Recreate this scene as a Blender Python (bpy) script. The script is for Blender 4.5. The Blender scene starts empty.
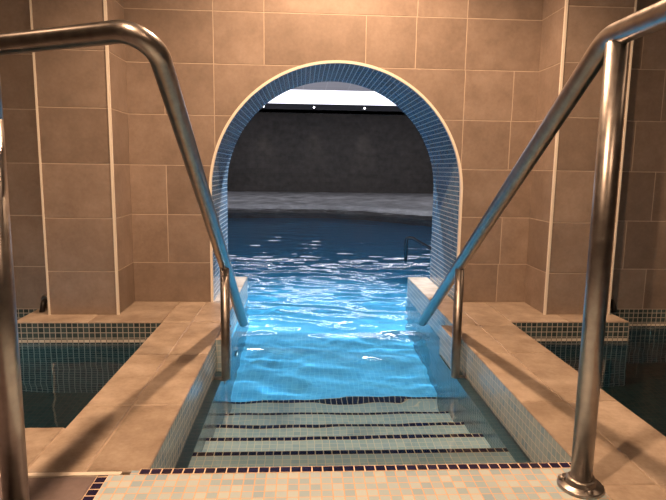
import bpy, bmesh, math, random
import numpy as np
from mathutils import Vector, Matrix
random.seed(7)
C = bpy.context.scene.collection
PI = math.pi
T = 0.0256          # mosaic module
CR = 0.256          # wall tile course
H = 0.72            # camera height
W = -0.14           # water level of the channel and the hall pool
WS = -0.10          # water level of the side pools
YW, YP, YL, YR, YB = 2.967, 2.70, 2.568, 2.83, 3.60   # wall, pillar front, ledge front, recess wall, back of the thick wall
XL, XR = -0.363, 0.690       # channel edges
XR2 = 0.713                   # right edge beyond the rail post
XLO, XRO = -0.654, 1.010     # outer edges of the stone walkways
AX, AR, AZ = 0.184, 0.663, 0.596   # arch centre, radius, spring height
HALL_Y = 18.7

# ------------------------------------------------------------------ materials
def new_mat(name):
    m = bpy.data.materials.new(name); m.use_nodes = True
    nt = m.node_tree
    return m, nt, nt.nodes['Principled BSDF']

def N(nt, t, **kw):
    n = nt.nodes.new(t)
    for k, v in kw.items(): setattr(n, k, v)
    return n

def mth(nt, op, a, b=None, c=None):
    n = N(nt, 'ShaderNodeMath', operation=op)
    for i, v in enumerate((a, b, c)):
        if v is None: continue
        if isinstance(v, (int, float)): n.inputs[i].default_value = v
        else: nt.links.new(v, n.inputs[i])
    return n.outputs[0]

def ramp(nt, fac, stops, interp='LINEAR'):
    r = N(nt, 'ShaderNodeValToRGB'); cr = r.color_ramp; cr.interpolation = interp
    while len(cr.elements) < len(stops): cr.elements.new(0.5)
    for e, (p, c) in zip(cr.elements, stops):
        e.position = p; e.color = (c[0], c[1], c[2], 1)
    nt.links.new(fac, r.inputs[0]); return r.outputs[0]

def mixc(nt, fac, a, b, blend='MIX'):
    n = N(nt, 'ShaderNodeMix', data_type='RGBA', blend_type=blend)
    for s, v in ((n.inputs[0], fac), (n.inputs[6], a), (n.inputs[7], b)):
        if isinstance(v, (int, float)): s.default_value = v
        elif isinstance(v, tuple): s.default_value = (v[0], v[1], v[2], 1)
        else: nt.links.new(v, s)
    return n.outputs[2]

def noise(nt, vec, scale, detail=4, rough=0.55):
    n = N(nt, 'ShaderNodeTexNoise'); n.inputs['Scale'].default_value = scale
    n.inputs['Detail'].default_value = detail; n.inputs['Roughness'].default_value = rough
    if vec is not None: nt.links.new(vec, n.inputs['Vector'])
    return n.outputs['Fac']

def bump(nt, b, height, strength, dist):
    n = N(nt, 'ShaderNodeBump'); n.inputs['Strength'].default_value = strength
    n.inputs['Distance'].default_value = dist
    nt.links.new(height, n.inputs['Height']); nt.links.new(n.outputs[0], b.inputs['Normal'])

def plain(name, col, rough=0.5, metal=0.0, var=0.0, scale=20):
    m, nt, b = new_mat(name)
    b.inputs['Base Color'].default_value = (*col, 1); b.inputs['Roughness'].default_value = rough
    b.inputs['Metallic'].default_value = metal
    if var:
        tc = N(nt, 'ShaderNodeTexCoord')
        f = noise(nt, tc.outputs['Object'], scale)
        nt.links.new(ramp(nt, f, [(0.3, tuple(c*(1-var) for c in col)), (0.7, tuple(min(1, c*(1+var)) for c in col))]), b.inputs['Base Color'])
    return m

def mosaic(name, stops, grout, rough=0.18, size=T, gw=0.07, bstr=0.35):
    m, nt, b = new_mat(name)
    uv = N(nt, 'ShaderNodeUVMap'); uv.uv_map = 'UVMap'
    sp = N(nt, 'ShaderNodeSeparateXYZ'); nt.links.new(uv.outputs[0], sp.inputs[0])
    u = mth(nt, 'DIVIDE', sp.outputs[0], size); v = mth(nt, 'DIVIDE', sp.outputs[1], size)
    cb = N(nt, 'ShaderNodeCombineXYZ')
    nt.links.new(mth(nt, 'FLOOR', u), cb.inputs[0]); nt.links.new(mth(nt, 'FLOOR', v), cb.inputs[1])
    wn = N(nt, 'ShaderNodeTexWhiteNoise', noise_dimensions='2D'); nt.links.new(cb.outputs[0], wn.inputs['Vector'])
    col = ramp(nt, wn.outputs['Value'], stops)
    def edge(x):
        f = mth(nt, 'FRACT', x)
        return mth(nt, 'MINIMUM', f, mth(nt, 'SUBTRACT', 1.0, f))
    e = mth(nt, 'MINIMUM', edge(u), edge(v))
    mask = mth(nt, 'LESS_THAN', e, gw)
    nt.links.new(mixc(nt, mask, col, grout), b.inputs['Base Color'])
    nt.links.new(mth(nt, 'MULTIPLY_ADD', mask, 0.45, rough), b.inputs['Roughness'])
    if bstr:
        h = mth(nt, 'MINIMUM', e, gw*1.8)
        bump(nt, b, h, bstr, 0.006)
    return m

def tile_mat():
    m, nt, b = new_mat('brown_stone_tile')
    tc = N(nt, 'ShaderNodeTexCoord'); ge = N(nt, 'ShaderNodeNewGeometry')
    # shift the grain from tile to tile
    sh = N(nt, 'ShaderNodeVectorMath', operation='ADD')
    sc = N(nt, 'ShaderNodeVectorMath', operation='SCALE'); sc.inputs['Scale'].default_value = 13.0
    cb = N(nt, 'ShaderNodeCombineXYZ')
    for i in range(3): nt.links.new(ge.outputs['Random Per Island'], cb.inputs[i])
    nt.links.new(cb.outputs[0], sc.inputs[0]); nt.links.new(tc.outputs['Object'], sh.inputs[0]); nt.links.new(sc.outputs[0], sh.inputs[1])
    f1 = noise(nt, sh.outputs[0], 7, 6, 0.65); f2 = noise(nt, sh.outputs[0], 60, 3)
    f = mth(nt, 'MULTIPLY_ADD', f2, 0.25, mth(nt, 'MULTIPLY', f1, 0.8))
    base = ramp(nt, f, [(0.30, (0.185, 0.145, 0.120)), (0.52, (0.248, 0.198, 0.166)), (0.75, (0.315, 0.258, 0.220))])
    tint = ramp(nt, ge.outputs['Random Per Island'], [(0, (0.84, 0.83, 0.82)), (1, (1.1, 1.1, 1.1))])
    nt.links.new(mixc(nt, 1.0, base, tint, 'MULTIPLY'), b.inputs['Base Color'])
    b.inputs['Roughness'].default_value = 0.48
    bump(nt, b, f, 0.12, 0.004)
    return m

def stone_mat(name, cols, rough=0.42):
    m, nt, b = new_mat(name)
    tc = N(nt, 'ShaderNodeTexCoord'); ge = N(nt, 'ShaderNodeNewGeometry')
    sh = N(nt, 'ShaderNodeVectorMath', operation='ADD')
    cb = N(nt, 'ShaderNodeCombineXYZ')
    for i in range(3): nt.links.new(mth(nt, 'MULTIPLY', ge.outputs['Random Per Island'], 9.0), cb.inputs[i])
    nt.links.new(tc.outputs['Object'], sh.inputs[0]); nt.links.new(cb.outputs[0], sh.inputs[1])
    f1 = noise(nt, sh.outputs[0], 9, 7, 0.62); f2 = noise(nt, sh.outputs[0], 90, 3)
    f = mth(nt, 'MULTIPLY_ADD', f2, 0.2, mth(nt, 'MULTIPLY', f1, 0.85))
    base = ramp(nt, f, [(0.30, cols[0]), (0.52, cols[1]), (0.74, cols[2])])
    tint = ramp(nt, ge.outputs['Random Per Island'], [(0, (0.88, 0.87, 0.86)), (1, (1.06, 1.06, 1.06))])
    nt.links.new(mixc(nt, 1.0, base, tint, 'MULTIPLY'), b.inputs['Base Color'])
    b.inputs['Roughness'].default_value = rough
    bump(nt, b, f, 0.18, 0.005)
    return m

def steel_mat():
    m, nt, b = new_mat('brushed_steel')
    tc = N(nt, 'ShaderNodeTexCoord')
    f = noise(nt, tc.outputs['Object'], 35, 5, 0.6)
    nt.links.new(ramp(nt, f, [(0.3, (0.33, 0.31, 0.30)), (0.7, (0.44, 0.42, 0.405))]), b.inputs['Base Color'])
    b.inputs['Metallic'].default_value = 1.0
    nt.links.new(mth(nt, 'MULTIPLY_ADD', f, 0.16, 0.25), b.inputs['Roughness'])
    return m

def water_mat(name, sigma, ior=1.33):
    m = bpy.data.materials.new(name); m.use_nodes = True; nt = m.node_tree
    nt.nodes.clear()
    out = N(nt, 'ShaderNodeOutputMaterial'); g = N(nt, 'ShaderNodeBsdfGlass')
    g.inputs['IOR'].default_value = ior; g.inputs['Roughness'].default_value = 0.0
    g.inputs['Color'].default_value = (1, 1, 1, 1)
    nt.links.new(g.outputs[0], out.inputs['Surface'])
    va = N(nt, 'ShaderNodeVolumeAbsorption')
    d = max(sigma); va.inputs['Density'].default_value = d
    va.inputs['Color'].default_value = tuple(1 - s/d for s in sigma) + (1,)
    nt.links.new(va.outputs[0], out.inputs['Volume'])
    return m

def emit_mat(name, col, s):
    m = bpy.data.materials.new(name); m.use_nodes = True; nt = m.node_tree; nt.nodes.clear()
    out = N(nt, 'ShaderNodeOutputMaterial'); e = N(nt, 'ShaderNodeEmission')
    e.inputs[0].default_value = (*col, 1); e.inputs[1].default_value = s
    nt.links.new(e.outputs[0], out.inputs['Surface']); return m

def hall_wall_mat():
    m, nt, b = new_mat('dark_slate_brick')
    uv = N(nt, 'ShaderNodeUVMap'); uv.uv_map = 'UVMap'
    br = N(nt, 'ShaderNodeTexBrick'); nt.links.new(uv.outputs[0], br.inputs['Vector'])
    br.inputs['Scale'].default_value = 1.0
    br.inputs['Brick Width'].default_value = 0.5; br.inputs['Row Height'].default_value = 0.14
    br.inputs['Mortar Size'].default_value = 0.008
    br.inputs['Color1'].default_value = (0.050, 0.040, 0.034, 1); br.inputs['Color2'].default_value = (0.090, 0.074, 0.064, 1)
    br.inputs['Mortar'].default_value = (0.06, 0.055, 0.055, 1)
    f = noise(nt, uv.outputs[0], 5, 6, 0.6)
    nt.links.new(mixc(nt, 0.6, br.outputs['Color'], ramp(nt, f, [(0.3, (0.032, 0.026, 0.022)), (0.7, (0.10, 0.083, 0.072))])), b.inputs['Base Color'])
    b.inputs['Roughness'].default_value = 0.7
    bump(nt, b, br.outputs['Fac'], -0.3, 0.02)
    return m

M = {}
M['tile'] = tile_mat()
M['grout'] = plain('pale_grout', (0.47, 0.40, 0.335), 0.8, var=0.1)
M['stone'] = stone_mat('beige_stone', [(0.225, 0.178, 0.135), (0.375, 0.313, 0.253), (0.53, 0.465, 0.395)])
M['stone_grout'] = plain('stone_grout', (0.40, 0.33, 0.26), 0.85, var=0.15)
M['floor'] = stone_mat('brown_floor_stone', [(0.15, 0.125, 0.13), (0.21, 0.175, 0.18), (0.29, 0.25, 0.25)], 0.35)
M['cream'] = plain('cream_trim', (0.80, 0.76, 0.68), 0.3)
M['steel'] = steel_mat()
M['dark_steel'] = plain('dark_steel', (0.10, 0.10, 0.11), 0.3, 1.0)
M['black'] = plain('black_plastic', (0.015, 0.013, 0.012), 0.35)
pale = [(0, (0.36, 0.51, 0.61)), (0.35, (0.47, 0.61, 0.68)), (0.6, (0.54, 0.66, 0.68)), (0.85, (0.33, 0.48, 0.60)), (1, (0.58, 0.67, 0.68))]
M['pale'] = mosaic('pale_blue_mosaic', pale, (0.66, 0.47, 0.31), gw=0.055)
M['steptile'] = mosaic('brightened_step_mosaic', [(0, (0.56, 0.70, 0.76)), (0.4, (0.67, 0.78, 0.83)), (0.8, (0.51, 0.66, 0.76)), (1, (0.72, 0.81, 0.84))], (0.90, 0.86, 0.80), gw=0.05)  # landing mosaic lightened in colour to make up light lost through the water
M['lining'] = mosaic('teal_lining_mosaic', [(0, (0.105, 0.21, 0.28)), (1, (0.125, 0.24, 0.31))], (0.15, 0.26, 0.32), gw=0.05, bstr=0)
M['channel'] = mosaic('channel_mosaic', [(0, (0.34, 0.46, 0.52)), (0.5, (0.46, 0.56, 0.58)), (1, (0.28, 0.42, 0.52))], (0.62, 0.62, 0.58), gw=0.06)
M['navy'] = mosaic('navy_mosaic', [(0, (0.006, 0.006, 0.03)), (1, (0.012, 0.010, 0.06))], (0.80, 0.62, 0.44), gw=0.06)
M['reveal'] = mosaic('blue_arch_mosaic', [(0, (0.022, 0.10, 0.23)), (0.5, (0.035, 0.15, 0.30)), (1, (0.05, 0.20, 0.36))], (0.50, 0.55, 0.58), rough=0.14, gw=0.085)
M['sidepool'] = mosaic('dark_green_mosaic', [(0, (0.05, 0.075, 0.08)), (0.5, (0.075, 0.11, 0.115)), (1, (0.035, 0.052, 0.06))], (0.44, 0.41, 0.36), gw=0.075)
M['sidefloor'] = mosaic('side_pool_floor_mosaic', [(0, (0.06, 0.11, 0.115)), (1, (0.085, 0.14, 0.145))], (0.08, 0.10, 0.10), gw=0.06, bstr=0)
M['waterline'] = mosaic('sand_waterline_tiles', [(0, (0.58, 0.53, 0.46)), (1, (0.75, 0.70, 0.62))], (0.25, 0.22, 0.19), gw=0.08)
M['poolfloor'] = mosaic('light_blue_pool_mosaic', [(0, (0.13, 0.46, 0.72)), (0.5, (0.17, 0.52, 0.77)), (1, (0.11, 0.42, 0.68))], (0.21, 0.55, 0.77), gw=0.05, bstr=0)
M['water'] = water_mat('blue_pool_water', (0.17, 0.04, 0.008))
M['darkwater'] = water_mat('still_side_pool_water', (1.0, 0.45, 0.40))
M['hallwall'] = hall_wall_mat()
M['paint'] = plain('grey_paint', (0.62, 0.61, 0.66), 0.7)
M['hallceil'] = mosaic('grey_ceiling_panels', [(0, (0.74, 0.73, 0.79)), (1, (0.80, 0.79, 0.85))], (0.90, 0.89, 0.94), rough=.6, size=.62, gw=.022, bstr=0)
M['cornice'] = plain('charcoal_cornice', (0.07, 0.07, 0.08), 0.5)
M['ceil'] = plain('warm_ceiling_paint', (0.62, 0.58, 0.52), 0.8)
m_, nt_, b_ = new_mat('pale_wet_pebble'); tc_ = N(nt_, 'ShaderNodeTexCoord'); mp_ = N(nt_, 'ShaderNodeMapping')
mp_.inputs['Scale'].default_value = (1.6, .8, 1); nt_.links.new(tc_.outputs['Object'], mp_.inputs['Vector'])
f_ = noise(nt_, mp_.outputs[0], 1.6, 8, .7)
nt_.links.new(ramp(nt_, f_, [(.35, (.07, .068, .07)), (.55, (.24, .23, .235)), (.7, (.46, .45, .46))]), b_.inputs['Base Color'])
b_.inputs['Roughness'].default_value = .3; bump(nt_, b_, f_, .5, .05); M['ledge'] = m_
M['cove'] = emit_mat('cove_glow', (0.87, 0.87, 1.0), 2.2)
M['lens'] = emit_mat('spot_lens_glow', (0.95, 0.95, 1.0), 6.0)
M['jetlens'] = emit_mat('pool_light_lens', (0.75, 0.92, 1.0), 9.0)

# ------------------------------------------------------------------ helpers
class MB:
    """collects geometry of ONE mesh"""
    def __init__(self):
        self.bm = bmesh.new(); self.uv = self.bm.loops.layers.uv.new('UVMap')
    def face(self, pts, uvs=None, mi=0, smooth=False):
        vs = [self.bm.verts.new(p) for p in pts]
        f = self.bm.faces.new(vs); f.material_index = mi; f.smooth = smooth
        if uvs is None:
            n = f.normal if f.normal.length else None
            f.normal_update(); n = f.normal
            ax = max(range(3), key=lambda i: abs(n[i]))
            for l in f.loops:
                c = l.vert.co
                l[self.uv].uv = [(c.y, c.z), (c.x, c.z), (c.x, c.y)][ax]
        else:
            for l, q in zip(f.loops, uvs): l[self.uv].uv = q
        return f
    def box(self, x0, x1, y0, y1, z0, z1, mi=0, skip=''):
        P = lambda x, y, z: (x, y, z)
        fs = {'-z': [(x0,y0,z0),(x0,y1,z0),(x1,y1,z0),(x1,y0,z0)], '+z': [(x0,y0,z1),(x1,y0,z1),(x1,y1,z1),(x0,y1,z1)],
              '-y': [(x0,y0,z0),(x1,y0,z0),(x1,y0,z1),(x0,y0,z1)], '+y': [(x0,y1,z0),(x0,y1,z1),(x1,y1,z1),(x1,y1,z0)],
              '-x': [(x0,y0,z0),(x0,y0,z1),(x0,y1,z1),(x0,y1,z0)], '+x': [(x1,y0,z0),(x1,y1,z0),(x1,y1,z1),(x1,y0,z1)]}
        for k, f in fs.items():
            if k not in skip.split(','): self.face(f, mi=mi)
    def tile(self, o, u, n, u0, u1, z0, z1, g=0.0022, th=0.012, ch=0.0010, mi=0):
        """closed chamfered slab: o origin, u direction along the wall, n outward; v is the third axis"""
        v = n.cross(u) if abs(n.z) < .5 else n.cross(u)
        def P(a, b, d): return o + u*a + v*b + n*d
        a0, a1, b0, b1 = u0+g, u1-g, z0+g, z1-g
        if a1-a0 < .004 or b1-b0 < .004: return
        R = []
        for ins, d in ((0, -th), (0, -ch), (ch, 0)):
            R.append([self.bm.verts.new(P(a, b, d)) for a, b in ((a0+ins, b0+ins), (a1-ins, b0+ins), (a1-ins, b1-ins), (a0+ins, b1-ins))])
        F = [R[0][::-1], R[2]]
        for i in range(2):
            for k in range(4): F.append([R[i][k], R[i][(k+1) % 4], R[i+1][(k+1) % 4], R[i+1][k]])
        for f in F:
            q = self.bm.faces.new(f); q.material_index = mi
    def tube(self, pts, r, seg=20, cap=True, mi=0):
        pts = [Vector(p) for p in pts]; rings = []
        t = (pts[1]-pts[0]).normalized(); ref = Vector((0, 0, 1)) if abs(t.z) < .9 else Vector((0, 1, 0))
        nn = (ref - t*ref.dot(t)).normalized()
        for i, p in enumerate(pts):
            t = (pts[min(i+1, len(pts)-1)] - pts[max(i-1, 0)]).normalized()
            nn = (nn - t*nn.dot(t)).normalized(); b = t.cross(nn)
            rings.append([self.bm.verts.new(p + (nn*math.cos(2*PI*k/seg) + b*math.sin(2*PI*k/seg))*r) for k in range(seg)])
        for a, c in zip(rings, rings[1:]):
            for k in range(seg):
                f = self.bm.faces.new([a[k], a[(k+1) % seg], c[(k+1) % seg], c[k]]); f.smooth = True; f.material_index = mi
        if cap:
            for rg in (rings[0][::-1], rings[-1]):
                f = self.bm.faces.new(rg); f.material_index = mi
    def lathe(self, prof, o, ax=Vector((0, 0, 1)), seg=28, mi=0):
        ax = ax.normalized(); ref = Vector((1, 0, 0)) if abs(ax.x) < .9 else Vector((0, 1, 0))
        a = (ref - ax*ref.dot(ax)).normalized(); b = ax.cross(a); rings = []
        for r, h in prof:
            rings.append([self.bm.verts.new(Vector(o) + ax*h + (a*math.cos(2*PI*k/seg)+b*math.sin(2*PI*k/seg))*max(r, 1e-4)) for k in range(seg)])
        for p, q in zip(rings, rings[1:]):
            for k in range(seg):
                f = self.bm.faces.new([p[k], p[(k+1) % seg], q[(k+1) % seg], q[k]]); f.smooth = True; f.material_index = mi
        self.bm.faces.new(rings[0][::-1]).material_index = mi
        self.bm.faces.new(rings[-1]).material_index = mi
    def build(self, name, mats, parent=None, recalc=True):
        if recalc: bmesh.ops.recalc_face_normals(self.bm, faces=self.bm.faces)
        me = bpy.data.meshes.new(name); self.bm.to_mesh(me); self.bm.free()
        for m in (mats if isinstance(mats, list) else [mats]): me.materials.append(m)
        o = bpy.data.objects.new(name, me); C.objects.link(o)
        if parent is not None:
            o.parent = parent; o.matrix_parent_inverse = Matrix.Translation(parent.location).inverted()
        return o

def tag(o, label, cat, group=None, kind=None):
    o['label'] = label; o['category'] = cat
    if group: o['group'] = group
    if kind: o['kind'] = kind
    return o
def struct(o, label=None):
    o['kind'] = 'structure'
    if label: o['label'] = label
    return o
def thing(name, loc, label, cat, group=None):
    o = bpy.data.objects.new(name, None); o.location = loc; o.empty_display_size = .05; C.objects.link(o)
    return tag(o, label, cat, group)

def fillet(pts, rad, n=10):
    """polyline with rounded corners"""
    pts = [Vector(p) for p in pts]; out = [pts[0]]
    for i in range(1, len(pts)-1):
        r = rad[i-1] if isinstance(rad, (list, tuple)) else rad
        a = (pts[i-1]-pts[i]).normalized(); b = (pts[i+1]-pts[i]).normalized()
        ang = a.angle(b)
        if ang > PI-.02: out.append(pts[i]); continue
        d = min(r/math.tan(ang/2), (pts[i-1]-pts[i]).length*.49, (pts[i+1]-pts[i]).length*.49)
        rr = d*math.tan(ang/2); c = pts[i] + (a+b).normalized()*(rr/math.sin(ang/2))
        p0, p1 = pts[i]+a*d, pts[i]+b*d
        v0, v1 = p0-c, p1-c; th = v0.angle(v1)
        for k in range(n+1):
            s = k/n
            out.append(c + (v0*math.sin((1-s)*th) + v1*math.sin(s*th))/math.sin(th))
    out.append(pts[-1]); return out

VX, VY, VZ = Vector((1, 0, 0)), Vector((0, 1, 0)), Vector((0, 0, 1))
def arch_outline(r, z0=0.0, n=64):
    pts = [(AX-r, z0)]
    for k in range(n+1):
        a = PI - PI*k/n; pts.append((AX + r*math.cos(a), AZ + r*math.sin(a)))
    pts.append((AX+r, z0)); return pts
def boolean(o, cutter):
    md = o.modifiers.new('b', 'BOOLEAN'); md.operation = 'DIFFERENCE'; md.solver = 'EXACT'; md.object = cutter
    dg = bpy.context.evaluated_depsgraph_get(); me = bpy.data.meshes.new_from_object(o.evaluated_get(dg))
    o.modifiers.clear(); old = o.data; o.data = me; bpy.data.meshes.remove(old)

# ------------------------------------------------------------------ tiled walls of the near room
CEIL = 2.42
PL0, PL1, PR0, PR1 = -1.222, -0.892, 1.231, 1.568
def courses(z_from=0.0):
    zs = [z_from, 0.214] + [0.214+CR*k for k in range(1, 9)]
    zs = [z for z in zs if z < CEIL-.02] + [CEIL]
    return list(zip(zs, zs[1:]))
seams = {0: [-.455, .843, 1.075], 1: [-.708, -.455, .843, 1.082], 2: [-.707, -.455, .843], 3: [-.455, .843, 1.099],
         4: [-.705, -.455, .843, 1.101], 5: [-.455, -.20, .319, .578, .84], 6: [-.455, -.20, .581, .84], 7: [-.71, -.455, .06, .578, 1.09], 8: [-.455, -.2, .32, .84]}
b = MB()
for k, (z0, z1) in enumerate(courses()):
    xs = [PL1-.02] + seams.get(k, []) + [PR0+.02]
    for a, c in zip(xs, xs[1:]): b.tile(Vector((0, YW, 0)), VX, -VY, a, c, z0, z1)
wall_front = b.build('wall_front', [M['tile'], M['grout']])
b = MB(); b.box(PL1-.4, PR0+.4, YW+.0014, YB-.004, -.30, CEIL)
core = b.build('wall_core', [M['grout']])
b = MB()
ol = arch_outline(AR+.004, -.8)
n_ = len(ol)
A = [b.bm.verts.new((x, YW-.3, z)) for x, z in ol]; B_ = [b.bm.verts.new((x, YB+.3, z)) for x, z in ol]
b.bm.faces.new(A); b.bm.faces.new(B_[::-1])
for i in range(n_): b.bm.faces.new([A[i], B_[i], B_[(i+1) % n_], A[(i+1) % n_]])
cutter = b.build('cutter', M['grout'])
boolean(wall_front, cutter); boolean(core, cutter)
bpy.data.objects.remove(cutter)
struct(wall_front, 'brown stone tiled wall around the arch'); core.name = 'wall_front_core'; struct(core)

# arch reveal (blue mosaic) and cream edging
b = MB(); ol = arch_outline(AR, -.02, 96); s = 0.0
Y0, Y1 = YW+.002, YB
for (xa, za), (xb, zb) in zip(ol, ol[1:]):
    d = math.hypot(xb-xa, zb-za)
    b.face([(xa, Y0, za), (xb, Y0, zb), (xb, Y1, zb), (xa, Y1, za)], [(s, Y0), (s+d, Y0), (s+d, Y1), (s, Y1)], smooth=True); s += d
o = b.build('wall_arch', M['reveal'], recalc=False)
struct(o, 'blue mosaic lining of the arched opening')
b = MB(); p0, p1 = arch_outline(AR-.003, 0, 96), arch_outline(AR+.0105, 0, 96)
F0 = YW-.006
for i in range(len(p0)-1):
    (a, az), (c, cz), (d, dz), (e, ez) = p0[i], p0[i+1], p1[i+1], p1[i]
    b.face([(a, F0, az), (c, F0, cz), (d, F0, dz), (e, F0, ez)])
    b.face([(a, F0, az), (a, YW+.012, az), (c, YW+.012, cz), (c, F0, cz)])
    b.face([(e, F0, ez), (d, F0, dz), (d, YW+.004, dz), (e, YW+.004, ez)])
struct(b.build('trim_1', M['cream'], recalc=False), 'cream edging around the arch')

# pillars
def pillar(name, x0, x1):
    b = MB()
    b.box(x0+.0014, x1-.0014, YP+.0014, YW+.05, -.02, CEIL, mi=1)
    for z0, z1 in courses():
        b.tile(Vector((0, YP, 0)), VX, -VY, x0, x1, z0, z1)
        b.tile(Vector((x1, YP, 0)), VY, VX, 0, YW-YP+.02, z0, z1)
        b.tile(Vector((x0, YP, 0)), -VY, -VX, -(YW-YP), 0, z0, z1)
    return struct(b.build(name, [M['tile'], M['grout']]), 'brown tiled pillar')
pillar('wall_pillar_left', PL0, PL1); pillar('wall_pillar_right', PR0, PR1)
for k, (x, w) in enumerate(((PL0, .006), (PL1, .0085), (PR0, .0085), (PR1, .006))):
    b = MB(); sgn = 1 if k % 2 == 0 else -1
    xa, xb = (x-.003, x+w) if sgn > 0 else (x-w, x+.003)
    b.box(min(xa, xb), max(xa, xb), YP-.004, YP+w, 0.0, CEIL)
    struct(b.build('trim_%d' % (k+2), M['cream']), 'cream corner strip of a pillar')

# recessed walls behind the side pools and the rest of the near room
def recess(name, x0, x1, xs_by):
    b = MB()
    b.box(x0, x1, YR+.0014, YR+.25, -1.1, CEIL, mi=1)
    for k, (z0, z1) in enumerate(courses(-.004)):
        xs = [x0] + xs_by[k % 2] + [x1]
        for a, c in zip(xs, xs[1:]): b.tile(Vector((0, YR, 0)), VX, -VY, a, c, z0, z1)
    return struct(b.build(name, [M['tile'], M['grout']]), 'brown tiled wall beside a pillar')
recess('wall_recess_left', -3.3, PL0+.01, [[-2.55, -2.02, -1.48], [-2.8, -2.28, -1.75]])
recess('wall_recess_right', PR1-.01, 3.6, [[1.83, 2.36, 2.89], [1.70, 2.1, 2.63, 3.16]])
def side_wall(name, x, nx, y0, y1):
    b = MB(); n = VX*nx; u = VY if nx > 0 else -VY
    b.box(min(x-nx*.0035, x-nx*.2), max(x-nx*.0035, x-nx*.2), y0, y1, -.1, CEIL, mi=1)
    for k, (z0, z1) in enumerate(courses()):
        y = y0 - (.26 if k % 2 else 0)
        while y < y1:
            a, c = max(y, y0), min(y+.53, y1)
            if nx > 0: b.tile(Vector((x, 0, 0)), u, n, a, c, z0, z1)
            else: b.tile(Vector((x, 0, 0)), u, n, -c, -a, z0, z1)
            y += .53
    return struct(b.build(name, [M['tile'], M['grout']]))
side_wall('wall_left', -3.3, 1, -2.6, YR); side_wall('wall_right', 3.6, -1, -2.6, YR)
b = MB(); b.box(-3.3, 3.6, -2.8, -2.6035, -.1, CEIL, mi=1)
for k, (z0, z1) in enumerate(courses()):
    x = -3.3 - (.26 if k % 2 else 0)
    while x < 3.6:
        a, c = max(x, -3.3), min(x+.53, 3.6); b.tile(Vector((0, -2.6, 0)), -VX, VY, -c, -a, z0, z1); x += .53
struct(b.build('wall_rear', [M['tile'], M['grout']]))
b = MB(); b.box(-3.5, 3.8, -2.8, YW+.2, CEIL, CEIL+.12); struct(b.build('ceiling', M['ceil']))

# ------------------------------------------------------------------ stone walkways along the channel
def slabs(b, rects, top=0.0, th=.03):
    for x0, x1, y0, y1 in rects:
        b.tile(Vector((0, 0, top)), VX, VZ, x0, x1, y0, y1, g=.0016, th=th, ch=.003)
def rows(xs, ys): return [(a, c, d, e) for a, c in zip(xs, xs[1:]) for d, e in zip(ys, ys[1:])]
YN = 1.262   # front end of the left walkway
b = MB()
ysl = [YN, 1.64, 2.11, YL]
slabs(b, rows([XLO, -.512, XL], ysl))
slabs(b, rows([-1.33, -.99, XLO], [YL, YW+.0]))            # ledge in front of the wall
slabs(b, rows([XLO, -.512, XL], [YL, YW]))
slabs(b, [(AX-AR, XL, YW, 3.35), (AX-AR, XL, 3.35, 3.68)])
slabs(b, rows([-3.3, -2.4, -1.9, -1.4, -.94, XLO], [YN, 1.50]))
b.box(XLO+.004, XL-.004, YN+.004, YL, -.6, -.0025, mi=1)
b.box(-1.326, XL-.004, YL+.004, YW, -.6, -.0025, mi=1)
b.box(AX-AR-.004, XL-.004, YW, 3.676, -.6, -.0025, mi=1)
b.box(-3.3, XLO+.004, YN+.004, 1.496, -.6, -.0025, mi=1)
o = b.build('stone_coping', [M['stone'], M['stone_grout']])
tag(o, 'beige stone coping between the blue channel and the dark pool on the left', 'coping', 'stone walkways along the channel')
b = MB()
slabs(b, rows([XR, .832, XRO], [-.2, .23, .70, 1.17, 1.64, 2.11, 2.51])); slabs(b, rows([XR2, .832, XRO], [2.51, YW]))
slabs(b, rows([XRO, 1.30, 1.602], [YL, YW]))
slabs(b, [(XR2, AX+AR, YW, 3.35), (XR2, AX+AR, 3.35, 3.68)])
b.box(XR+.004, XRO-.004, -.2, 2.506, -.6, -.0025, mi=1)
b.box(XR2+.004, XRO-.004, 2.506, YW, -.6, -.0025, mi=1)
b.box(XRO-.004, 1.598, YL+.004, YW, -.6, -.0025, mi=1)
b.box(XR2+.004, AX+AR+.004, YW, 3.676, -.6, -.0025, mi=1)
o = b.build('stone_coping', [M['stone'], M['stone_grout']])
tag(o, 'beige stone coping between the blue channel and the dark pool on the right', 'coping', 'stone walkways along the channel')

# ------------------------------------------------------------------ near floor, trim strip
b = MB()
slabs(b, rows([-3.3, -2.7, -2.1, -1.5, -.98, -.477], [-2.6, -2.0, -1.4, -.8, -.2, .4, .82, 1.245]))
slabs(b, rows([XRO, 1.6, 2.2, 2.8, 3.6], [-2.6, -2.0, -1.4, -.8, -.2, .4]))
slabs(b, rows([XR, XRO], [-2.6, -2.0, -1.4, -.8, -.2]))
b.box(-3.3, -.479, -2.6, 1.243, -.6, -.0025, mi=1); b.box(XRO, 3.6, -2.6, .4, -.6, -.0025, mi=1); b.box(XR+.003, XRO, -2.6, -.2, -.6, -.0025, mi=1)
struct(b.build('floor', [M['floor'], M['stone_grout']]), 'brown stone floor')
b = MB(); b.box(-3.3, -.424, 1.246, 1.260, -.05, .0015); struct(b.build('trim_6', M['cream']), 'cream strip across the floor')

# ------------------------------------------------------------------ pool steps
steps = thing('pool_steps', (.164, 1.26, 0), 'pale mosaic steps with dark blue edge rows leading down into the blue water', 'steps')
X0, X1 = XL+.0, XR-.0
UX0, UX1 = -.328, .646     # under water the lining is thicker
NY = [1.272, 1.620, 1.848, 2.074, 2.314, 2.569]
RISE = .15
b = MB()
b.box(-.450, XR, -2.6, NY[0]-T, -.6, 0, skip='-z')
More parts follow.
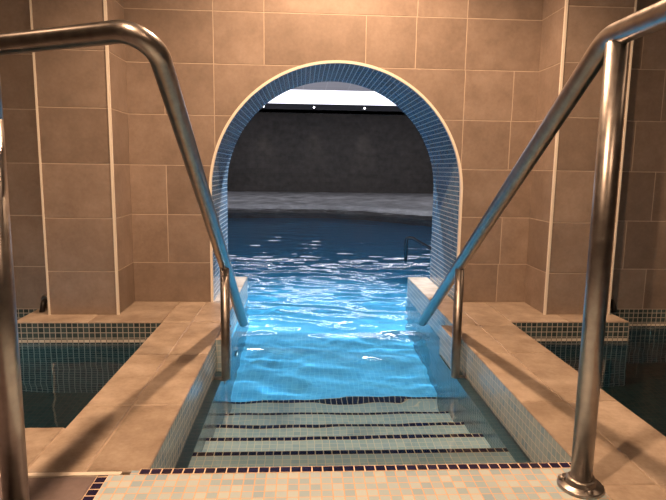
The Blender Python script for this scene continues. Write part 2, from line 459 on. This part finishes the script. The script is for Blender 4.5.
# align the mosaic to the rows
for f in b.bm.faces:
    for l in f.loops:
        c = l.vert.co; l[b.uv].uv = (c.x-XL+T*40, (c.y-NY[0]+T*400) if abs(f.normal.z) > .5 else c.z)
b.box(XL-.04, XR, NY[0]-T, NY[0]-.001, -.6, -.0006, skip='-z')
b.build('landing', M['pale'], steps)
b = MB()
b.face([(-.476, -2.6, 0), (-.450, -2.6, 0), (-.450, 1.246, 0), (-.476, 1.246, 0)], [(0, 0), (T, 0), (T, 3.846), (0, 3.846)])
b.face([(-.476, -2.6, -.03), (-.476, -2.6, 0), (-.476, 1.246, 0), (-.476, 1.246, -.03)])
b.build('border', M['navy'], steps)['label'] = 'dark blue border row'
def nosing(y, z, x0, x1, parent):
    b = MB(); w = x1-x0
    b.face([(x0, y-T, z+.0006), (x1, y-T, z+.0006), (x1, y, z+.0006), (x0, y, z+.0006)], [(0, 0), (w, 0), (w, T), (0, T)])
    b.face([(x0, y, z+.0006), (x1, y, z+.0006), (x1, y, z-.012), (x0, y, z-.012)], [(0, T*.99), (w, T*.99), (w, T*.52), (0, T*.52)])
    o = b.build('nosing', M['navy'], parent, recalc=False); o['label'] = 'dark blue edge row'; return o
nosing(NY[0], 0, XL-.02, XR, steps)
for k in range(5):
    b = MB(); z = -(k+1)*RISE; x0, x1 = (XL-.003, XR+.003)
    b.box(x0, x1, NY[k]-.001, NY[k+1], -1.0, z, skip='-z,-y')
    for f in b.bm.faces:
        for l in f.loops:
            c = l.vert.co; l[b.uv].uv = (c.x-XL+T*40, (c.y-NY[k+1]+T*400) if abs(f.normal.z) > .5 else c.z)
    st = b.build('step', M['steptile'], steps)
    nosing(NY[k+1], z, x0, x1, st)
b = MB(); b.face([(XL, NY[0]-.0005, -.16), (XR, NY[0]-.0005, -.16), (XR, NY[0]-.0005, -.002), (XL, NY[0]-.0005, -.002)])
b.build('riser', M['pale'], steps)

# ------------------------------------------------------------------ channel walls, pool basin
FZ = -.90; DZ = -1.25
def channel(name, x, sx, ux, x2):
    """sx: direction from the wall towards the water"""
    b = MB(); yA, yB = NY[0]-.002, 3.68
    for xx, uu, ya, yb in ((x, ux, yA, 2.50), (x2, x2+sx*.001, 2.50, yB)):
        b.face([(xx, ya, -.1455), (xx, yb, -.1455), (xx, yb, -.0030), (xx, ya, -.0030)], [(ya, -.1455), (yb, -.1455), (yb, -.003), (ya, -.003)])
        b.face([(xx, ya, -.1455), (uu, ya, -.1455), (uu, yb, -.1455), (xx, yb, -.1455)], [(ya, 0), (ya, T), (yb, T), (yb, 0)], mi=2)
        b.face([(uu, ya, FZ-.4), (uu, yb, FZ-.4), (uu, yb, -.1455), (uu, ya, -.1455)], [(ya, FZ-.4), (yb, FZ-.4), (yb, -.1455), (ya, -.1455)], mi=2)
    # end face in the hall pool
    b.face([(x-sx*.117, yB, DZ-.1), (x2, yB, DZ-.1), (x2, yB, -.003), (x-sx*.117, yB, -.003)])
    # pier that carries the lower rail post
    q0, q1, px = 2.30, 2.52, x+sx*.038
    b.face([(x, q0, -.3), (px, q0, -.3), (px, q0, -.003), (x, q0, -.003)])
    b.face([(px, q0, -.3), (px, q1, -.3), (px, q1, -.003), (px, q0, -.003)])
    b.face([(x, q1, -.3), (px, q1, -.3), (px, q1, -.003), (x, q1, -.003)])
    b.face([(x, q0, -.003), (px, q0, -.003), (px, q1, -.003), (x, q1, -.003)], mi=1)
    o = b.build(name, [M['channel'], M['stone'], M['lining']], recalc=False); struct(o, 'pale blue mosaic side of the channel'); return o
channel('wall_channel_left', XL, 1, UX0, XL); channel('wall_channel_right', XR, -1, UX1, XR2)
b = MB()
b.face([(-.6, 2.4, FZ), (.9, 2.4, FZ), (.9, 3.68, FZ), (-.6, 3.68, FZ)])
b.face([(-.6, 3.68, FZ), (.9, 3.68, FZ), (.9, 4.6, DZ), (-.6, 4.6, DZ)], [(-.6, 3.68), (.9, 3.68), (.9, 4.68), (-.6, 4.68)])
b.face([(-6, 3.6, DZ-.001), (8.5, 3.6, DZ-.001), (8.5, 13.2, DZ-.001), (-6, 13.2, DZ-.001)])
b.face([(-.6, 3.68, FZ), (-.6, 4.6, DZ), (-.6, 3.68, DZ)]); b.face([(.9, 3.68, FZ), (.9, 4.6, DZ), (.9, 3.68, DZ)])
b.face([(-6, 3.6, DZ), (-6, 13.2, DZ), (-6, 13.2, 0), (-6, 3.6, 0)]); b.face([(8.5, 3.6, DZ), (8.5, 13.2, DZ), (8.5, 13.2, 0), (8.5, 3.6, 0)])
b.face([(-6, 13.0, DZ), (8.5, 13.0, DZ), (8.5, 13.0, -.1), (-6, 13.0, -.1)])
b.face([(-6, 3.601, DZ), (AX-AR, 3.601, DZ), (AX-AR, 3.601, 0), (-6, 3.601, 0)]); b.face([(AX+AR, 3.601, DZ), (8.5, 3.601, DZ), (8.5, 3.601, 0), (AX+AR, 3.601, 0)])
struct(b.build('floor_pool', M['poolfloor'], recalc=False), 'light blue mosaic pool bottom')

# ------------------------------------------------------------------ side pools
def side_pool(name, x0, x1, y0, xc, right):
    """x0..x1 outline, ledge corner at xc"""
    b = MB(); D = -.75
    def vface(pa, pb):
        L = math.hypot(pb[0]-pa[0], pb[1]-pa[1])
        for z0, z1, mi in ((D, -.098, 0), (-.098, -.084, 1), (-.084, -.006, 0)):
            b.face([(*pa, z0), (*pb, z0), (*pb, z1), (*pa, z1)], [(0, z0), (L, z0), (L, z1), (0, z1)] if mi == 0 else [(0, .002), (L, .002), (L, .022), (0, .022)], mi=mi)
    if right: ring = [(x0, y0), (x0, YL), (xc, YL), (xc, YR-.001), (x1, YR-.001), (x1, y0)]
    else: ring = [(x1, y0), (x1, YL), (xc, YL), (xc, YR-.001), (x0, YR-.001), (x0, y0)]
    for a, c in zip(ring, ring[1:]+ring[:1]): vface(a, c)
    b.face([(x0, y0, D), (x1, y0, D), (x1, YR, D), (x0, YR, D)], mi=2)
    o = b.build(name, [M['sidepool'], M['waterline'], M['sidefloor']], recalc=False)
    return struct(o, 'dark mosaic basin of a side pool')
side_pool('wall_side_pool_left', -3.3, XLO, 1.50, -1.33, False)
side_pool('wall_side_pool_right', XRO, 3.6, .40, 1.602, True)

# ------------------------------------------------------------------ waters
rng = np.random.default_rng(5)
def waves(n, lmin, lmax):
    lam = np.exp(rng.uniform(math.log(lmin), math.log(lmax), n)); th = PI/2 + rng.normal(0, .55, n) + PI*rng.integers(0, 2, n); ph = rng.uniform(0, 2*PI, n)
    k = 2*PI/lam; return k*np.cos(th), k*np.sin(th), ph, k
WV = waves(60, .075, .42)
def wave(x, y, slope):
    kx, ky, ph, k = WV
    q = np.sin(kx*x + ky*y + ph); q2 = q + .35*np.sin(2*(kx*x+ky*y+ph)+1.2)*.5
    return slope*float((q2/k).sum())*math.sqrt(2/len(k))
def smooth(a, c, t):
    t = min(1, max(0, (t-a)/(c-a))); return t*t*(3-2*t)
def slope_at(x, y):
    m = math.sin(2.3*x+1.1*y+.4)*math.sin(1.9*y-1.2*x+1) + .6*math.sin(5.1*x-2.2*y)*math.sin(3.3*y+.7)
    return (.019 + .105*smooth(2.75, 3.7, y) - .094*smooth(4.0, 6.0, y))*(1 + .55*m*smooth(2.6, 3.4, y))
def lines(spec):
    out = []
    for a, c, st in spec:
        n = max(1, round((c-a)/st)); out += [a+(c-a)*i/n for i in range(n)]
    out.append(spec[-1][1]); return out
def water_mesh(name, xs, ys, inside, hfun, zbot, mat):
    bm = bmesh.new(); V = {}
    def v(i, j):
        if (i, j) not in V: V[i, j] = bm.verts.new((xs[i], ys[j], hfun(xs[i], ys[j])))
        return V[i, j]
    for i in range(len(xs)-1):
        for j in range(len(ys)-1):
            if inside((xs[i]+xs[i+1])/2, (ys[j]+ys[j+1])/2):
                f = bm.faces.new([v(i, j), v(i+1, j), v(i+1, j+1), v(i, j+1)]); f.smooth = True
    bed = [e for e in bm.edges if e.is_boundary]
    low = {}
    for e in bed:
        for q in e.verts:
            if q not in low: low[q] = bm.verts.new((q.co.x, q.co.y, zbot))
    ring = []
    for e in bed:
        a, c = e.link_loops[0].vert, e.link_loops[0].link_loop_next.vert
        bm.faces.new([c, a, low[a], low[c]]); ring.append((low[c], low[a]))
    es = [e for e in bm.edges if e.is_boundary]
    bmesh.ops.edgeloop_fill(bm, edges=es)
    bmesh.ops.recalc_face_normals(bm, faces=bm.faces)
    me = bpy.data.meshes.new(name); bm.to_mesh(me); bm.free(); me.materials.append(mat)
    o = bpy.data.objects.new(name, me); C.objects.link(o); return o
xs = lines([(-5.98, -2.6, .3), (-2.6, -.37, .06), (-.37, .697, .0205), (.697, .72, .0115), (.72, 4.0, .06), (4.0, 8.48, .3)])
ys = lines([(1.262, 3.62, .022), (3.62, 6.5, .026), (6.5, 9, .045), (9, 12.99, .08)])
pool_water = water_mesh('pool_water', xs, ys, lambda x, y: y > 3.62 or (-.37 < x < (.697 if y < 2.51 else .72)), lambda x, y: W + wave(x, y, slope_at(x, y)), -1.6, M['water'])
tag(pool_water, 'rippling bright blue water in the channel and the pool beyond the arch', 'water', kind='stuff')
rip = lambda x, y: WS + wave(x*1.3+3, y*1.3, .010)
o = water_mesh('pool_water', lines([(-3.295, -2.2, .06), (-2.2, XLO+.003, .025)]), lines([(1.497, YL+.003, .025), (YL+.003, YR, .025)]), lambda x, y: y < YL+.003 or x < -1.33, rip, -.9, M['darkwater'])
tag(o, 'still dark water in the small pool left of the channel', 'water', kind='stuff')
o = water_mesh('pool_water', lines([(XRO-.003, 1.602, .025), (1.602, 2.4, .025), (2.4, 3.595, .06)]), lines([(.405, 1.2, .05), (1.2, YL+.003, .025), (YL+.003, YR, .025)]), lambda x, y: y < YL+.003 or x > 1.602, rip, -.9, M['darkwater'])
tag(o, 'still dark water in the small pool right of the channel', 'water', kind='stuff')

# ------------------------------------------------------------------ handrails
TR = .024
def flange(parent, x, y, z=0.0):
    b = MB(); b.lathe([(.051, 0), (.051, .006), (.049, .0085), (.0335, .0095), (.0325, .011), (.0325, .021), (.030, .024), (.0245, .0245)], (x, y, z))
    f = b.build('flange', M['steel'], parent)
    for a in (2.6, .55, 4.7):
        b = MB(); b.lathe([(.0085, 0), (.0085, .005), (.006, .009), (.002, .0105)], (x+.041*math.cos(a), y+.041*math.sin(a), z+.0085), seg=14)
        b.build('bolt', M['steel'], f)
def lower_post(parent, x, y, ztop, sx, xwall):
    b = MB()
    b.tube(fillet([(x, y, ztop), (x, y, -.152), (xwall, y+.0, -.154)], .020, 8), TR*.78, 18)
    p = b.build('lower_post', M['steel'], parent)
    b = MB(); b.lathe([(.030, -.004), (.030, .004), (.022, .008)], (xwall, y, -.154), Vector((-sx, 0, 0)), 20)
    b.build('wall_plate', M['steel'], p)
# right rail
XRR = .645
hr = thing('handrail', (XRR, 1.165, 0), 'shiny steel handrail on the right of the channel, its bolted foot beside the steps', 'handrail', 'steel handrails flanking the channel')
b = MB()
b.tube(fillet([(XRR, .46, .80), (XRR, .46, 1.003), (XRR, 1.205, 1.003), (XRR, 2.20, .352), (XRR, 2.872, -.086)], [.10, .13, 3], 14), TR, 24)
b.build('rail', M['steel'], hr)
b = MB(); b.tube([(XRR, 1.165, .004), (XRR, 1.165, .5), (XRR, 1.165, .985)], TR*.97, 24); b.build('post', M['steel'], hr)
b = MB(); b.tube([(XRR, .46, .004), (XRR, .46, .80)], TR, 24); b.build('post', M['steel'], hr)
flange(hr, XRR, 1.165); flange(hr, XRR, .46)
lower_post(hr, XRR, 2.22, .345, 1, XR+.004)
# left rail: turns outwards at the top and comes down in a post of its own
XLL = -.310
hr = thing('handrail', (-.98, 1.43, 0), 'shiny steel handrail on the left of the channel, bent outwards at its top', 'handrail', 'steel handrails flanking the channel')
b = MB()
b.tube(fillet([(XLL, 2.885, -.092), (XLL, 2.20, .350), (XLL, 1.205, .997), (-.735, 1.43, 1.0), (-.98, 1.43, 1.0), (-.98, 1.43, .80)], [3, .06, .12, .10], 14), TR, 24)
b.build('rail', M['steel'], hr)
b = MB(); b.tube([(-.98, 1.43, .004), (-.98, 1.43, .80)], TR, 24); b.build('post', M['steel'], hr)
flange(hr, -.98, 1.43)
lower_post(hr, XLL, 2.22, .345, -1, XL-.004)

# the upright at the left edge of the view belongs to a second, lower rail
h2 = thing('handrail', (-.566, 1.06, 0), 'steel handrail upright standing on the brown floor in front of the left dark pool', 'handrail')
b = MB(); b.tube(fillet([(-.566, 1.06, .80), (-.566, 1.06, .93), (-.566, .35, .93), (-.566, .35, .80)], .07, 12), .0235, 24); b.build('rail', M['steel'], h2)
for y in (1.06, .35):
    b = MB(); b.tube([(-.566, y, .004), (-.566, y, .80)], .0235, 24); b.build('post', M['steel'], h2)
    flange(h2, -.566, y)

# small dark spouts at the foot of the pillars
def spout(x, sx, label):
    t = thing('water_spout', (x, 2.80, .0), label, 'spout', 'dark spouts beside the pillars')
    b = MB(); b.tube(fillet([(x+sx*.03, YR+.005, .045), (x+sx*.02, 2.78, .045), (x+sx*.02, 2.755, -.005)], .02, 8), .013, 16); b.build('pipe', M['black'], t)
    b = MB(); b.lathe([(.024, 0), (.024, .005), (.016, .008)], (x+sx*.03, YR+.001, .045), -VY, 18); b.build('wall_plate', M['steel'], t)
spout(-1.262, -1, 'small dark spout at the foot of the left pillar')
spout(1.612, 1, 'small dark spout at the foot of the right pillar')

# small round pool light low in the left wall of the channel
pl = thing('pool_light', (XL, 3.02, -.63), 'small round white light under water in the left channel wall', 'light')
b = MB(); b.lathe([(.024, 0), (.024, .006), (.018, .009), (.017, .004)], (XL, 3.02, -.63), VX, 24); b.build('ring', M['steel'], pl)
b = MB(); b.lathe([(.016, 0), (.016, .0055), (.010, .008)], (XL, 3.02, -.63), VX, 20); b.build('lens', M['jetlens'], pl)

# ------------------------------------------------------------------ hall beyond the arch
b = MB()
def qwall(pts, mi=0): b.face(pts, mi=mi)
qwall([(-8, HALL_Y, -.2), (11, HALL_Y, -.2), (11, HALL_Y, 2.62), (-8, HALL_Y, 2.62)])
struct(b.build('wall_hall_back', M['hallwall'], recalc=False), 'dark stone wall at the far end of the pool hall')
b = MB(); b.box(-8, 11, HALL_Y+.25, HALL_Y+.3, 2.5, 4.0); b.box(-8, 11, HALL_Y, HALL_Y+.3, 2.5, 2.62); struct(b.build('wall_hall_upper', M['paint']))
b = MB(); b.box(-8, 11, HALL_Y-.16, HALL_Y+.1, 2.60, 2.775); struct(b.build('trim_7', M['cornice']), 'dark cornice on top of the far wall')
cv = thing('cove_light', (1.5, HALL_Y+.2, 2.78), 'long glowing white cove light above the dark far wall', 'light')
b = MB(); b.box(-7.9, 10.9, HALL_Y+.10, HALL_Y+.2, 2.79, 3.42); b.build('diffuser', M['cove'], cv)
b = MB(); b.box(-7.9, 10.9, HALL_Y+.04, HALL_Y+.10, 2.776, 2.80); b.build('housing', M['paint'], cv)
b = MB()
b.box(-8, 11, 3.6, 16.2, 2.90, 3.6)
struct(b.build('ceiling_hall', M['hallceil']), 'grey ceiling of the pool hall')
b = MB(); b.box(-8, 11, 16.1, HALL_Y+.3, 3.9, 4.0); struct(b.build('ceiling_hall_recess', M['paint']))
b = MB(); b.box(-8.2, -8, 3.4, HALL_Y+.3, -.3, 4.0); struct(b.build('wall_hall_left', M['hallwall']))
b = MB(); b.box(11, 11.2, 3.4, HALL_Y+.3, -.3, 4.0); struct(b.build('wall_hall_right', M['hallwall']))
b = MB(); b.box(-8, AX-AR-.3, 3.45, 3.6, -.3, 3.1); b.box(AX+AR+.3, 11, 3.45, 3.6, -.3, 3.1); b.box(AX-AR-.3, AX+AR+.3, 3.45, 3.6, CEIL, 3.1)
struct(b.build('wall_hall_front', M['grout']))
b = MB(); b.box(-8, -6, 3.6, HALL_Y, -.2, -.04); b.box(8.5, 11, 3.6, HALL_Y, -.2, -.04)
edge = [(-6, 12.55), (-1, 12.5), (0.4, 12.6), (1.2, 12.3), (1.9, 11.6), (2.5, 11.0), (3.2, 10.7), (8.5, 10.4)]
nn = len(edge)
for (xa, ya), (xb, yb) in zip(edge, edge[1:]):
    b.face([(xa, ya, -.085), (xb, yb, -.085), (xb, HALL_Y, -.07), (xa, HALL_Y, -.07)])
    b.face([(xa, ya, -.085), (xa, ya-1.6, -.28), (xb, yb-1.6, -.28), (xb, yb, -.085)])
    b.face([(xa, ya-1.6, -.28), (xa, ya-1.6, DZ), (xb, yb-1.6, DZ), (xb, yb-1.6, -.28)])
struct(b.build('floor_hall', M['ledge'], recalc=False), 'pale wet ledge in front of the dark far wall')

# spotlights on the cornice
def spot_xy(px):    # measured spacing along the wall
    return {0: -1.27, 1: .35, 2: 1.99}[px]
for k, lab in enumerate(('leftmost of the three tiny spotlights below the white cove light', 'middle of the three tiny spotlights below the white cove light', 'rightmost of the three tiny spotlights below the white cove light')):
    x = spot_xy(k)
    t = thing('spotlight', (x, HALL_Y-.16, 2.67), lab, 'spotlight', 'spotlights on the far cornice')
    b = MB(); b.lathe([(.045, 0), (.045, .05), (.036, .055), (.034, .045)], (x, HALL_Y-.16, 2.67), -VY, 20); b.build('housing', M['dark_steel'], t)
    b = MB(); b.lathe([(.030, .02), (.030, .047), (.02, .050)], (x, HALL_Y-.16, 2.67), -VY, 16); b.build('lens', M['lens'], t)

# dark handrail standing in the hall pool
hh = thing('handrail', (1.09, 5.62, W), 'thin dark handrail rising from the pool water beyond the arch', 'handrail')
b = MB(); b.tube(fillet([(1.07, 5.66, -.6), (1.07, 5.66, .025), (1.13, 5.64, .025), (1.46, 5.56, -.16), (1.79, 5.5, -.6)], [.04, .05, .3], 8), .017, 14); b.build('rail', M['dark_steel'], hh)

# ------------------------------------------------------------------ lights
def aim(o, to): o.rotation_euler = (Vector(to)-o.location).to_track_quat('-Z', 'Y').to_euler()
def area(name, loc, to, size, power, col, shape='DISK', sy=None, spread=PI):
    l = bpy.data.lights.new(name, 'AREA'); l.shape = shape; l.size = size
    if sy: l.size_y = sy
    l.energy = power; l.color = col; l.spread = spread
    o = bpy.data.objects.new(name, l); o.location = loc; C.objects.link(o); aim(o, to); return o
def spot(name, loc, to, power, col, ang=100, blend=.5, rad=.03, caustic=False):
    l = bpy.data.lights.new(name, 'SPOT'); l.energy = power; l.color = col; l.spot_size = math.radians(ang); l.spot_blend = blend; l.shadow_soft_size = rad
    o = bpy.data.objects.new(name, l); o.location = loc; C.objects.link(o); aim(o, to)
    l.cycles.is_caustics_light = caustic
    return o
WARM = (1.0, .60, .35)
spot('downlight', (.222, 2.10, 2.24), (.222, 2.45, 0), 215, WARM, 130, .6, .035, True)
spot('downlight', (-.55, .25, 2.36), (-.1, .9, 0), 185, WARM, 130, .6, .035, True)
spot('downlight', (.95, -.6, 2.36), (.6, .5, 0), 35, WARM, 130, .8, .05, True)
spot('downlight', (-2.0, 1.7, 2.36), (-1.9, 2.0, 0), 26, WARM, 130, .8, .05, True)
spot('downlight', (2.5, 1.7, 2.36), (2.4, 1.9, 0), 18, WARM, 130, .8, .05, True)
BLUE = (.72, .92, 1.0)
area('unseen_pool_lamp', (-.9, 3.75, -.45), (.4, 4.6, -1.1), .2, 17, BLUE)
area('unseen_pool_lamp', (1.3, 3.75, -.45), (0, 4.6, -1.1), .2, 17, BLUE)
area('unseen_pool_lamp', (-1.7, 1.57, -.4), (-1.3, 2.6, -.7), .14, 4.5, (.8, .95, 1))  # unseen lamp added to give the left side pool its teal tone
area('unseen_pool_lamp', (2.0, .6, -.4), (1.5, 2.4, -.7), .14, 5.5, (.8, .95, 1))  # likewise added out of view, for teal in the right side pool
spot('hall_spot', (.50, 4.45, 2.85), (.25, 3.4, -.5), 800, (.86, .93, 1.0), 75, .6, .06, True)
for y, p_ in ((13.9, 80), (15.7, 80)):
    area('hall_lamp', (1.0, y, 2.89), (1.0, y, 0), 9.0, p_, (.90, .93, 1.0), 'RECTANGLE', .09)
for x_ in (-7.7, 10.7):  # unseen spots added at both sides to lift the dark hall ceiling
    spot('ceiling_fill_spot', (x_, 14.4, 1.3), (1.0 + (x_-1.5)*.12, 14.6, 2.9), 2200, (.93, .92, 1.0), 34, .8, .08)
spot('hall_spot', (4.0, 14.5, 2.85), (3.4, 12.6, -.1), 120, (.93, .92, 1.0), 60, .8, .08)  # unseen, added to brighten the right end of the far ledge
for k in range(3):
    spot('wall_washer', (spot_xy(k), HALL_Y-.42, 2.56), (spot_xy(k), HALL_Y-.02, .6), 22, (1, .93, .90), 42, 1.0, .05)

w = bpy.data.worlds.new('World'); bpy.context.scene.world = w; w.use_nodes = True
w.node_tree.nodes['Background'].inputs[0].default_value = (.02, .018, .016, 1)

# caustic light through the water surface
for o in C.objects:
    if o.name.startswith('pool_water'): o.cycles.is_caustics_caster = True
for o in C.objects:
    if o.type == 'MESH' and (o.parent is steps or (o.parent and o.parent.parent is steps) or o.name.startswith(('wall_channel', 'floor_pool', 'wall_side_pool'))):
        o.cycles.is_caustics_receiver = True

# ------------------------------------------------------------------ camera
cd = bpy.data.cameras.new('camera'); cam = bpy.data.objects.new('camera', cd); C.objects.link(cam)
cd.sensor_fit = 'HORIZONTAL'; cd.sensor_width = 36.0; cd.lens = 558.0*36.0/666.0; cd.clip_start = .02
fw = Vector((.05490776, .98801203, -.14428222)); r = Vector((.99847229, -.05343568, .01406121)); u = Vector((-.00618282, .14483386, .98943667))
cam.matrix_world = Matrix(((r.x, u.x, -fw.x, 0), (r.y, u.y, -fw.y, 0), (r.z, u.z, -fw.z, H), (0, 0, 0, 1)))
sc = bpy.context.scene; sc.camera = cam
sc.view_settings.view_transform = 'Standard'; sc.view_settings.look = 'None'
sc.view_settings.exposure = 0.0; sc.view_settings.gamma = 1.0; sc.view_settings.use_curve_mapping = False
cy = sc.cycles
cy.use_denoising = True; cy.max_bounces = 14; cy.transmission_bounces = 10; cy.glossy_bounces = 6; cy.diffuse_bounces = 5; cy.volume_bounces = 0
cy.caustics_refractive = True; cy.caustics_reflective = True; cy.blur_glossy = .6; cy.sample_clamp_indirect = 6.0
